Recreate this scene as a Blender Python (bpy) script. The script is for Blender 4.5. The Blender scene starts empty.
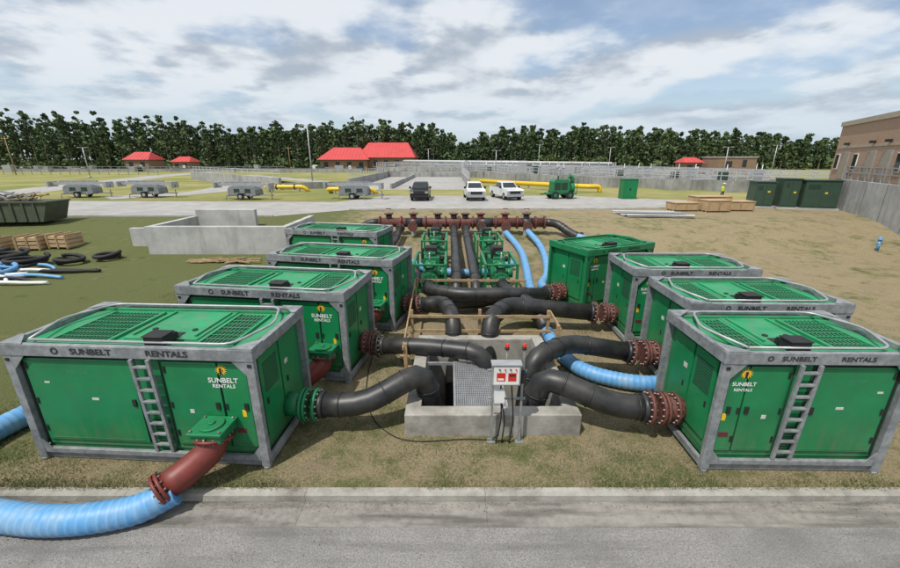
import bpy, math, random
import numpy as np
from mathutils import Vector, Matrix
random.seed(7); rng=np.random.default_rng(7)
sc=bpy.context.scene
COL=sc.collection
R=math.radians
# ------------------------------------------------------------------ materials
MATS={}
def mk(name,c1,c2=None,scale=6,rough=.6,metal=0,bump=0,bscale=None,detail=6,lo=.35,hi=.65,c3=None,s3=.7,f3=.5,spec=.5,dust=None,streak=None):
    if name in MATS: return MATS[name]
    m=bpy.data.materials.new(name); m.use_nodes=True
    nt=m.node_tree; N=nt.nodes; K=nt.links
    b=N['Principled BSDF']; b.inputs['Roughness'].default_value=rough; b.inputs['Metallic'].default_value=metal
    b.inputs['Specular IOR Level'].default_value=spec
    c2=c2 or tuple(x*.8 for x in c1)
    g=N.new('ShaderNodeNewGeometry')
    n=N.new('ShaderNodeTexNoise'); n.inputs['Scale'].default_value=scale; n.inputs['Detail'].default_value=detail; n.inputs['Roughness'].default_value=.65
    K.new(g.outputs['Position'],n.inputs['Vector'])
    r=N.new('ShaderNodeValToRGB'); r.color_ramp.elements[0].position=lo; r.color_ramp.elements[1].position=hi
    r.color_ramp.elements[0].color=(*c1,1); r.color_ramp.elements[1].color=(*c2,1)
    K.new(n.outputs['Fac'],r.inputs['Fac']); out=r.outputs['Color']
    def layer(out,fac,col):
        mx=N.new('ShaderNodeMixRGB'); K.new(fac,mx.inputs['Fac']); K.new(out,mx.inputs[1]); mx.inputs[2].default_value=(*col,1); return mx.outputs[0]
    if c3:
        n3=N.new('ShaderNodeTexNoise'); n3.inputs['Scale'].default_value=s3; n3.inputs['Detail'].default_value=7; n3.inputs['Roughness'].default_value=.65
        K.new(g.outputs['Position'],n3.inputs['Vector'])
        mr=N.new('ShaderNodeMapRange'); mr.inputs[1].default_value=.45; mr.inputs[2].default_value=.7; mr.inputs[4].default_value=f3
        K.new(n3.outputs['Fac'],mr.inputs[0]); out=layer(out,mr.outputs[0],c3)
    if streak:  # (colour, scale vec, lo, hi, amount)
        mp=N.new('ShaderNodeMapping'); mp.inputs['Scale'].default_value=streak[1]; K.new(g.outputs['Position'],mp.inputs[0])
        n5=N.new('ShaderNodeTexNoise'); n5.inputs['Scale'].default_value=1; n5.inputs['Detail'].default_value=8; n5.inputs['Roughness'].default_value=.6; K.new(mp.outputs[0],n5.inputs['Vector'])
        mr=N.new('ShaderNodeMapRange'); mr.inputs[1].default_value=streak[2]; mr.inputs[2].default_value=streak[3]; mr.inputs[4].default_value=streak[4]
        K.new(n5.outputs['Fac'],mr.inputs[0]); out=layer(out,mr.outputs[0],streak[0])
    if dust:
        s=N.new('ShaderNodeSeparateXYZ'); K.new(g.outputs['Position'],s.inputs[0])
        mp=N.new('ShaderNodeMapping'); mp.inputs['Scale'].default_value=(6,6,1.2); K.new(g.outputs['Position'],mp.inputs[0])
        n4=N.new('ShaderNodeTexNoise'); n4.inputs['Scale'].default_value=1.5; n4.inputs['Detail'].default_value=8; K.new(mp.outputs[0],n4.inputs['Vector'])
        a=N.new('ShaderNodeMapRange'); a.inputs[1].default_value=1.2; a.inputs[2].default_value=.15; a.inputs[3].default_value=0; a.inputs[4].default_value=.5; K.new(s.outputs[2],a.inputs[0])
        a2=N.new('ShaderNodeMapRange'); a2.inputs[1].default_value=.4; a2.inputs[2].default_value=.65; a2.inputs[3].default_value=.1; a2.inputs[4].default_value=.8; K.new(n4.outputs['Fac'],a2.inputs[0])
        mu=N.new('ShaderNodeMath'); mu.operation='MULTIPLY'; K.new(a.outputs[0],mu.inputs[0]); K.new(a2.outputs[0],mu.inputs[1])
        out=layer(out,mu.outputs[0],dust)
    K.new(out,b.inputs['Base Color'])
    if bump:
        nb=N.new('ShaderNodeTexNoise'); nb.inputs['Scale'].default_value=bscale or scale*4; nb.inputs['Detail'].default_value=6
        K.new(g.outputs['Position'],nb.inputs['Vector'])
        bp=N.new('ShaderNodeBump'); bp.inputs['Strength'].default_value=bump; bp.inputs['Distance'].default_value=.02
        K.new(nb.outputs['Fac'],bp.inputs['Height']); K.new(bp.outputs[0],b.inputs['Normal'])
    MATS[name]=m; return m
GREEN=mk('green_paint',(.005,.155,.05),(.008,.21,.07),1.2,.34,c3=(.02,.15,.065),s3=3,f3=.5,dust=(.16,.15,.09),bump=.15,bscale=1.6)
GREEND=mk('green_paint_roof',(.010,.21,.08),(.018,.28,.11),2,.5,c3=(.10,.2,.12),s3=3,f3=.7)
GREENB=mk('green_bright',(.006,.20,.072),(.006,.14,.052),3,.45,c3=(.05,.12,.06),s3=5,f3=.5)
GDARK=mk('dark_grille',(.008,.03,.018),(.015,.045,.027),30,.7)
GALV=mk('galvanised_steel',(.20,.215,.225),(.32,.335,.345),9,.55,.25,bump=.1,c3=(.12,.13,.14),s3=2.5,f3=.75)
STEEL=mk('steel_light',(.42,.43,.44),(.32,.33,.34),5,.45,.4)
RAILM=mk('rail_aluminium',(.55,.56,.57),(.45,.46,.47),5,.5,.2)
BLK=mk('black_hdpe',(.010,.011,.012),(.022,.022,.023),4,.45,c3=(.075,.07,.06),s3=1.8,f3=.5)
BLKM=mk('black_matte',(.008,.008,.009),(.015,.015,.015),6,.7)
RED=mk('red_primer',(.19,.028,.02),(.13,.022,.017),6,.5,c3=(.09,.03,.02),s3=8,f3=.7)
RUST=mk('rusty_flange',(.17,.055,.04),(.10,.035,.027),9,.7,c3=(.04,.02,.018),s3=12,f3=.8)
BOLT=mk('bolt',(.3,.29,.27),(.15,.12,.1),20,.5,.5)
BLUE=mk('blue_hose',(.085,.26,.50),(.11,.31,.57),5,.5,c3=(.22,.32,.40),s3=2.5,f3=.75)
BLUE2=mk('blue_hose_rib',(.11,.31,.57),(.13,.33,.60),5,.5,c3=(.26,.37,.45),s3=2.5,f3=.7)
CONC=mk('concrete',(.36,.345,.31),(.26,.25,.22),3,.85,bump=.4,bscale=30,c3=(.14,.125,.105),s3=1.6,f3=.85)
CONCL=mk('concrete_light',(.46,.46,.45),(.37,.37,.36),1.2,.85,c3=(.22,.22,.21),s3=.7,f3=.6,bump=.2,bscale=20,streak=((.18,.175,.165),(2.5,2.5,.25),.52,.72,.5))
CONCF=mk('concrete_far',(.38,.38,.37),(.27,.27,.26),.6,.9,c3=(.14,.14,.13),s3=.25,f3=.7,streak=((.12,.12,.11),(1.2,1.2,.12),.5,.7,.6))
WOOD=mk('wood_lumber',(.40,.28,.15),(.28,.19,.10),5,.75,c3=(.16,.11,.07),s3=6,f3=.5)
PLY=mk('plywood',(.46,.33,.19),(.36,.25,.14),2,.8)
WHITE=mk('white_paint',(.72,.72,.70),(.62,.62,.60),3,.5)
YEL=mk('yellow_paint',(.75,.50,.02),(.65,.40,.02),4,.45)
REDROOF=mk('red_metal_roof',(.52,.055,.05),(.43,.045,.045),.4,.5)
BRICKT=mk('tan_wall',(.26,.17,.115),(.21,.14,.095),1,.9)
GLASS=mk('window_glass',(.02,.025,.03),(.03,.035,.04),2,.08)
TIRE=mk('tyre',(.012,.012,.012),(.02,.02,.02),10,.85)
CARW=mk('truck_white',(.68,.69,.70),(.64,.65,.66),2,.2)
CARB=mk('truck_black',(.012,.012,.014),(.02,.02,.022),2,.2)
REDL=mk('red_lens',(.6,.03,.015),(.5,.02,.01),3,.2)
ASPH=mk('asphalt',(.17,.165,.158),(.34,.33,.32),38,.92,bump=1,bscale=80,detail=10,c3=(.15,.147,.14),s3=.7,f3=.7,spec=.2,streak=((.11,.108,.10),(.35,3.5,1),.5,.68,.55))
ASPHF=mk('asphalt_far',(.36,.35,.33),(.28,.27,.26),.8,.95,c3=(.22,.215,.2),s3=.2,f3=.5)
GUT=mk('gutter_concrete',(.25,.235,.21),(.17,.16,.145),7,.92,bump=.6,bscale=60,c3=(.33,.31,.27),s3=.9,f3=.7,detail=9,streak=((.075,.07,.062),(.5,5,1),.46,.64,.75))
CABG=mk('cabinet_green',(.035,.075,.05),(.03,.06,.04),2,.5)
OLIVE=mk('olive_container',(.07,.09,.05),(.05,.06,.04),2,.7)
SKIN=mk('skin',(.45,.26,.18),(.4,.23,.16),5,.6)
HIVIS=mk('hi_vis',(.55,.75,.05),(.5,.7,.05),5,.7)
DENIM=mk('denim',(.03,.05,.10),(.02,.04,.08),8,.8)
TEXTD=mk('letter_dark',(.02,.022,.025),(.03,.03,.03),5,.6)
TEXTW=mk('letter_white',(.75,.76,.74),(.7,.7,.7),5,.5)
LBL=mk('label_pale',(.55,.55,.5),(.45,.45,.42),12,.5)
WATER=mk('basin_water',(.06,.07,.055),(.09,.095,.07),.3,.15)
# ------------------------------------------------------------------ geometry helpers
def rotm(rot):
    rx,ry,rz=rot
    return Matrix.Rotation(rz,3,'Z')@Matrix.Rotation(ry,3,'Y')@Matrix.Rotation(rx,3,'X')
def fillet(pts,r,seg=4):
    P=[Vector(p) for p in pts]; out=[P[0]]
    for i in range(1,len(P)-1):
        a,b,c=P[i-1],P[i],P[i+1]
        d1=(a-b); d2=(c-b); rr=min(r,d1.length*.48,d2.length*.48)
        p=b+d1.normalized()*rr; q=b+d2.normalized()*rr
        for k in range(seg+1):
            t=k/seg; out.append(p*(1-t)**2+b*2*t*(1-t)+q*t*t)
    out.append(P[-1]); return out
def smoothpath(pts,step=.12):
    P=[Vector(p) for p in pts]; out=[]
    Q=[P[0]*2-P[1]]+P+[P[-1]*2-P[-2]]
    for i in range(1,len(Q)-2):
        n=max(2,int((Q[i+1]-Q[i]).length/step))
        for k in range(n):
            t=k/n; a,b,c,d=Q[i-1],Q[i],Q[i+1],Q[i+2]
            out.append(.5*((2*b)+(c-a)*t+(2*a-5*b+4*c-d)*t*t+(3*b-a-3*c+d)*t**3))
    out.append(P[-1]); return out
class B:
    def __init__(s): s.v=[];s.f=[];s.m=[];s.sm=[];s.mats=[]
    def mi(s,m):
        if m not in s.mats: s.mats.append(m)
        return s.mats.index(m)
    def add(s,vs,fs,m,smooth=False):
        o=len(s.v); s.v+= [tuple(v) for v in vs]; k=s.mi(m)
        for f in fs: s.f.append(tuple(i+o for i in f)); s.m.append(k); s.sm.append(smooth)
        return s
    def box(s,lo,hi,m,rot=None):
        c=[(lo[i]+hi[i])/2 for i in range(3)]; h=[abs(hi[i]-lo[i])/2 for i in range(3)]
        vs=[Vector((x*h[0],y*h[1],z*h[2])) for x in(-1,1) for y in(-1,1) for z in(-1,1)]
        if rot: M=rotm(rot); vs=[M@v for v in vs]
        vs=[v+Vector(c) for v in vs]
        return s.add(vs,[(0,1,3,2),(4,6,7,5),(0,4,5,1),(2,3,7,6),(0,2,6,4),(1,5,7,3)],m)
    def beam(s,p,q,w,h,m):
        p=Vector(p);q=Vector(q);d=(q-p).normalized()
        up=Vector((0,0,1)) if abs(d.z)<.95 else Vector((0,1,0))
        x=d.cross(up).normalized();y=x.cross(d)
        vs=[]
        for e in(p,q):
            for a,b in((-1,-1),(1,-1),(1,1),(-1,1)): vs.append(e+x*a*w/2+y*b*h/2)
        return s.add(vs,[(0,1,2,3),(7,6,5,4),(0,4,5,1),(1,5,6,2),(2,6,7,3),(3,7,4,0)],m)
    def cyl(s,p,q,r,m,n=20,r2=None,cap=True,smooth=True):
        return s.tube([p,q],r,m,n,rr=[r,r if r2 is None else r2],cap=cap,smooth=smooth)
    def tube(s,path,r,m,n=20,rr=None,cap=True,smooth=True,m2=None,per=4):
        P=[Vector(p) for p in path]; T=[]
        for i in range(len(P)):
            a=P[max(0,i-1)];b=P[min(len(P)-1,i+1)]; T.append((b-a).normalized())
        t=T[0]; up=Vector((0,0,1)) if abs(t.z)<.9 else Vector((0,1,0))
        x=t.cross(up).normalized(); vs=[]
        for i,p in enumerate(P):
            x=(x-T[i]*x.dot(T[i])).normalized(); y=T[i].cross(x); ri=rr[i] if rr else r
            for k in range(n):
                a=2*math.pi*k/n; vs.append(p+x*math.cos(a)*ri+y*math.sin(a)*ri)
        o=len(s.v); s.v+=[tuple(v) for v in vs]; k1=s.mi(m); k2=s.mi(m2) if m2 else k1
        for i in range(len(P)-1):
            for k in range(n):
                s.f.append((o+i*n+k,o+i*n+(k+1)%n,o+(i+1)*n+(k+1)%n,o+(i+1)*n+k)); s.m.append(k2 if (m2 and i%per==0) else k1); s.sm.append(smooth)
        if cap:
            s.f.append(tuple(o+k for k in range(n))[::-1]); s.m.append(k1); s.sm.append(False)
            s.f.append(tuple(o+(len(P)-1)*n+k for k in range(n))); s.m.append(k1); s.sm.append(False)
        return s
    def flange(s,c,d,r,m,th=.06,bolts=12,bm=None):
        c=Vector(c);d=Vector(d).normalized()
        s.cyl(c-d*th/2,c+d*th/2,r,m,28)
        up=Vector((0,0,1)) if abs(d.z)<.9 else Vector((0,1,0)); x=d.cross(up).normalized(); y=d.cross(x)
        for k in range(bolts):
            a=2*math.pi*k/bolts; p=c+(x*math.cos(a)+y*math.sin(a))*r*.86
            s.cyl(p-d*(th/2+.035),p+d*(th/2+.035),.02,bm or BOLT,6)
        return s
    def sphere(s,c,r,m,n=12,sc3=(1,1,1)):
        vs=[];fs=[];h=n//2
        for i in range(h+1):
            for k in range(n):
                a=math.pi*i/h;b=2*math.pi*k/n
                vs.append((c[0]+r*sc3[0]*math.sin(a)*math.cos(b),c[1]+r*sc3[1]*math.sin(a)*math.sin(b),c[2]+r*sc3[2]*math.cos(a)))
        for i in range(h):
            for k in range(n): fs.append((i*n+k,(i+1)*n+k,(i+1)*n+(k+1)%n,i*n+(k+1)%n))
        return s.add(vs,fs,m,True)
    def prism(s,prof,y0,y1,m,axis='y'):
        n=len(prof); vs=[]
        for y in(y0,y1):
            for a,b in prof: vs.append((a,y,b) if axis=='y' else ((y,a,b) if axis=='x' else (a,b,y)))
        fs=[tuple(range(n)),tuple(range(2*n-1,n-1,-1))]+[(i,(i+1)%n+0,(i+1)%n+n,i+n) for i in range(n)]
        return s.add(vs,fs,m)
    def obj(s,name,parent=None,loc=(0,0,0),rz=0,bevel=0):
        me=bpy.data.meshes.new(name); me.from_pydata(s.v,[],s.f)
        for m in s.mats: me.materials.append(m)
        me.polygons.foreach_set('material_index',s.m); me.polygons.foreach_set('use_smooth',s.sm); me.update()
        o=bpy.data.objects.new(name,me); COL.objects.link(o)
        o.location=loc; o.rotation_euler=(0,0,rz)
        if parent: o.parent=parent
        if bevel:
            b=o.modifiers.new('bevel','BEVEL'); b.width=bevel; b.segments=2; b.limit_method='ANGLE'; b.angle_limit=R(50)
        return o
def empty(name,loc=(0,0,0),rz=0):
    e=bpy.data.objects.new(name,None); COL.objects.link(e); e.location=loc; e.rotation_euler=(0,0,rz); e.empty_display_size=.3; return e
TC={}
def text(s,size,parent,loc,rot,mat,name='lettering',bold=.012,align='CENTER',sx=1):
    key=(s,mat.name,bold,align)
    if key not in TC:
        c=bpy.data.curves.new('t','FONT'); c.body=s; c.align_x=align; c.align_y='CENTER'; c.offset=bold; c.extrude=.01; c.size=1; c.resolution_u=3
        o=bpy.data.objects.new('t',c); COL.objects.link(o); dg=bpy.context.evaluated_depsgraph_get()
        me=bpy.data.meshes.new_from_object(o.evaluated_get(dg)); me.materials.clear(); me.materials.append(mat)
        bpy.data.objects.remove(o); TC[key]=me
    o=bpy.data.objects.new(name,TC[key]); COL.objects.link(o); o.location=loc; o.rotation_euler=rot; o.scale=(size*sx,size,size*.3); o.parent=parent; return o
# ------------------------------------------------------------------ camera
cam=bpy.data.cameras.new('camera'); co=bpy.data.objects.new('camera',cam); COL.objects.link(co)
co.location=(0,0,5.4); co.rotation_euler=(R(72.5),0,0); cam.sensor_width=36; cam.lens=15.8; cam.clip_start=.1; cam.clip_end=6000
sc.camera=co
# ------------------------------------------------------------------ light
AZ=R(222); EL=R(62)
w=bpy.data.worlds.new('World'); sc.world=w; w.use_nodes=True; nt=w.node_tree; N=nt.nodes; K=nt.links; N.clear()
out=N.new('ShaderNodeOutputWorld'); sky=N.new('ShaderNodeTexSky'); sky.sky_type='NISHITA'; sky.sun_disc=False; sky.sun_elevation=EL; sky.sun_rotation=AZ
sky.air_density=1.0; sky.dust_density=1.2
bg=N.new('ShaderNodeBackground'); bg.inputs[1].default_value=.14; K.new(sky.outputs[0],bg.inputs[0])
tc=N.new('ShaderNodeTexCoord'); sp=N.new('ShaderNodeSeparateXYZ'); K.new(tc.outputs['Generated'],sp.inputs[0])
def math_(op,a,b=None):
    n=N.new('ShaderNodeMath'); n.operation=op
    for i,x in enumerate((a,b)):
        if x is None: continue
        if isinstance(x,(int,float)): n.inputs[i].default_value=x
        else: K.new(x,n.inputs[i])
    return n.outputs[0]
zc=math_('ADD',math_('MAXIMUM',sp.outputs[2],0.0),.20)
cx=math_('DIVIDE',sp.outputs[0],zc); cy=math_('DIVIDE',sp.outputs[1],zc)
cb=N.new('ShaderNodeCombineXYZ'); K.new(cx,cb.inputs[0]); K.new(cy,cb.inputs[1]); cb.inputs[2].default_value=4.3
def noise(scale,detail,vec,rough=.55,dist=0):
    n=N.new('ShaderNodeTexNoise'); n.inputs['Scale'].default_value=scale; n.inputs['Detail'].default_value=detail; n.inputs['Roughness'].default_value=rough; n.inputs['Distortion'].default_value=dist; K.new(vec,n.inputs['Vector']); return n.outputs['Fac']
def mrange(v,a,b,c=0,d=1):
    n=N.new('ShaderNodeMapRange'); n.interpolation_type='SMOOTHSTEP'; K.new(v,n.inputs[0]); n.inputs[1].default_value=a;n.inputs[2].default_value=b;n.inputs[3].default_value=c;n.inputs[4].default_value=d; return n.outputs[0]
n1=noise(1.25,12,cb.outputs[0],.50,.0)
cov=mrange(n1,.375,.50,.20,1)
mp=N.new('ShaderNodeMapping'); mp.inputs['Location'].default_value=(.05,.12,0); K.new(cb.outputs[0],mp.inputs[0])
n2=noise(1.25,12,mp.outputs[0],.50,.0)
rim=math_('ADD',math_('MULTIPLY',math_('SUBTRACT',n1,n2),5.0),.62)
thick=mrange(n1,.47,.70,1.0,.52)
shade=mrange(math_('MULTIPLY',rim,thick),.12,.70)
cm=N.new('ShaderNodeMixRGB'); K.new(shade,cm.inputs[0]); cm.inputs[1].default_value=(.44,.50,.58,1); cm.inputs[2].default_value=(.82,.86,.90,1)
bg2=N.new('ShaderNodeBackground'); bg2.inputs[1].default_value=1.0; K.new(cm.outputs[0],bg2.inputs[0])
mix=N.new('ShaderNodeMixShader'); K.new(math_('MULTIPLY',cov,.94),mix.inputs[0]); K.new(bg.outputs[0],mix.inputs[1]); K.new(bg2.outputs[0],mix.inputs[2])
bg3=N.new('ShaderNodeBackground'); bg3.inputs[0].default_value=(.52,.65,.77,1); bg3.inputs[1].default_value=1.0
mix2=N.new('ShaderNodeMixShader'); K.new(mrange(sp.outputs[2],0,.2,.65,0),mix2.inputs[0]); K.new(mix.outputs[0],mix2.inputs[1]); K.new(bg3.outputs[0],mix2.inputs[2])
K.new(mix2.outputs[0],out.inputs[0])
sun=bpy.data.lights.new('sun','SUN'); sun.energy=4.2; sun.angle=R(.6); sun.color=(1,.955,.88)
so=bpy.data.objects.new('sun',sun); COL.objects.link(so)
d=Vector((math.sin(AZ)*math.cos(EL),math.cos(AZ)*math.cos(EL),math.sin(EL))); so.rotation_euler=d.to_track_quat('Z','Y').to_euler(); so.location=(0,0,60)
sc.view_settings.view_transform='Standard'; sc.view_settings.look='None'; sc.view_settings.exposure=0
# ------------------------------------------------------------------ ground
def gz(y):
    t=min(1,max(0,(y-21)/9)); return 1.1*t*t*(3-2*t)
gm=bpy.data.materials.new('ground_grass'); gm.use_nodes=True; nt=gm.node_tree; N=nt.nodes; K=nt.links
b=N['Principled BSDF']; b.inputs['Roughness'].default_value=.95; b.inputs['Specular IOR Level'].default_value=.1
g=N.new('ShaderNodeNewGeometry'); P=g.outputs['Position']; sp=N.new('ShaderNodeSeparateXYZ'); K.new(P,sp.inputs[0])
def mixc(f,a,bb):
    n=N.new('ShaderNodeMixRGB')
    if isinstance(f,float): n.inputs[0].default_value=f
    else: K.new(f,n.inputs[0])
    for i,x in((1,a),(2,bb)):
        if isinstance(x,tuple): n.inputs[i].default_value=(*x,1)
        else: K.new(x,n.inputs[i])
    return n.outputs[0]
fine=mrange(noise(24,9,P,.75),.3,.7); med=mrange(noise(1.5,12,P,.72),.3,.7); big=mrange(noise(.30,9,P,.65),.3,.65)
green=mixc(fine,(.065,.085,.028),(.14,.15,.06)); dry=mixc(fine,(.19,.15,.085),(.36,.30,.19))
leftg=mrange(sp.outputs[0],-6,-11,0,.9); rightb=mrange(sp.outputs[0],3,9,.0,.12)
f=math_('ADD',math_('MULTIPLY',med,.6),math_('MULTIPLY',big,.4)); f=math_('SUBTRACT',f,math_('MULTIPLY',leftg,.7)); f=math_('ADD',f,rightb)
near=mixc(mrange(f,.12,.74,0.05,.97),green,dry)
soil=mixc(fine,(.18,.135,.085),(.32,.26,.18))
# worn bare soil round the pipework and between the enclosures
wx=math_('MULTIPLY',mrange(sp.outputs[0],-4.5,-2.2,0,1),mrange(sp.outputs[0],5.5,3.2,0,1))
wy=math_('MULTIPLY',mrange(sp.outputs[1],9,11.5,0,1),mrange(sp.outputs[1],29,24,0,1))
worn=math_('MULTIPLY',wx,wy)
sn=math_('SUBTRACT',noise(.62,11,P,.7),math_('MULTIPLY',leftg,.08))
near=mixc(mrange(math_('ADD',sn,math_('MULTIPLY',worn,.10)),.54,.62,0,.85),near,soil)
near=mixc(mrange(noise(.9,10,P,.7,.5),.56,.68,0,.7),near,(.06,.08,.024))
near=mixc(mrange(noise(5.5,6,P,.6),.60,.72,0,.55),near,(.055,.065,.025))
far=mixc(mrange(noise(.09,8,P,.7),.35,.65),(.17,.19,.06),(.31,.275,.12))
K.new(mixc(mrange(sp.outputs[1],36,50),near,far),b.inputs['Base Color'])
bp=N.new('ShaderNodeBump'); bp.inputs['Strength'].default_value=.9; bp.inputs['Distance'].default_value=.05; K.new(noise(30,9,P,.8),bp.inputs['Height']); K.new(bp.outputs[0],b.inputs['Normal'])
G=B(); VX=(-.6,2.35); VY=(7.1,10.5)
xs=[-3000,VX[0],VX[1],3000]; ys=[5.36,VY[0],VY[1],21,22.5,24,25.5,27,28.5,30,4000]
for j in range(len(ys)-1):
    for i in range(3):
        if i==1 and j==1: continue
        G.add([(xs[i],ys[j],gz(ys[j])),(xs[i+1],ys[j],gz(ys[j])),(xs[i+1],ys[j+1],gz(ys[j+1])),(xs[i],ys[j+1],gz(ys[j+1]))],[(0,1,2,3)],gm)
G.add([(-3000,-500,-.135),(3000,-500,-.135),(3000,5.36,-.135),(-3000,5.36,-.135)],[(0,1,2,3)],gm)
G.obj('ground')
B().add([(-60,-4,-.128),(60,-4,-.128),(60,4.80,-.128),(-60,4.80,-.128)],[(0,1,2,3)],ASPH).obj('asphalt_road')
gt=B()
for i in range(-14,15):
    x0=i*3.05+.6
    gt.box((x0,4.78,-.2),(x0+3.046,5.27,-.122),GUT)
gt.obj('gutter')
kb=B()
for i in range(-14,15):
    x0=i*3.05+.6
    kb.prism([(5.272,-.2),(5.29,-.02),(5.315,.004),(5.44,.01),(5.45,-.1)],x0,x0+3.044,CONC,axis='x')
kb.obj('kerb')
q=B(); LIT=[mk('dry_leaf',(.16,.11,.06),(.10,.07,.04),20,.9),mk('grit',(.30,.28,.25),(.2,.18,.16),20,.9)]
for k in range(2600):
    x=random.uniform(-9,9); y=5.26-abs(random.gauss(0,.12)) if k%3 else random.uniform(4.1,5.2); z=-.120 if y>4.78 else -.126
    s=random.uniform(.004,.016); a=random.random()*6.28; ux,uy=math.cos(a)*s,math.sin(a)*s; h=random.uniform(.003,.012)
    q.add([(x-ux,y-uy,z+.001),(x+uy*.5,y-ux*.5,z+h),(x+ux,y+uy,z+.002),(x-uy*.5,y+ux*.5,z+h*.6)],[(0,1,2,3)],LIT[k%2])
q.obj('leaf_litter')
def ribbon(name,pts,w,m,z):
    q=B(); P=smoothpath([Vector((p[0],p[1],0)) for p in pts],3); vs=[]
    for i,p in enumerate(P):
        t=(P[min(i+1,len(P)-1)]-P[max(0,i-1)]).normalized(); n=Vector((-t.y,t.x,0))
        a=p+n*w/2; c=p-n*w/2; vs+=[(a.x,a.y,z),(c.x,c.y,z)]
    q.add(vs,[(2*i,2*i+1,2*i+3,2*i+2) for i in range(len(P)-1)],m); return q.obj(name)
q=B(); q.add([(-70,44,1.106),(-52,31.2,1.106),(-14,31.5,1.106),(-9,35.5,1.106),(14,36,1.106),(31,37.8,1.106),(31,42,1.106),(14,50,1.106),(-8,50,1.106),(-12,42.5,1.106),(-50,44,1.106)],[tuple(range(11))],ASPHF); q.obj('service_road')
ribbon('side_road',[(-52,38,0),(-58,52,0),(-69,83,0),(-83,132,0),(-90,220,0)],7,ASPHF,1.112)
ribbon('access_road',[(-40,47,0),(-34,56,0),(-40,75,0),(-60,105,0)],5,ASPHF,1.115)
q=B()
for y,z in((36.0,1.15),):
    q.beam((-9,y-.4,z),(14,y+.1,z),.15,.14,CONCL); q.beam((14,y+.1,z),(31,y+1.9,z),.15,.14,CONCL)
q.beam((-52,31.1,1.15),(-14,31.4,1.15),.15,.14,CONCL); q.obj('road_kerb')
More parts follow.
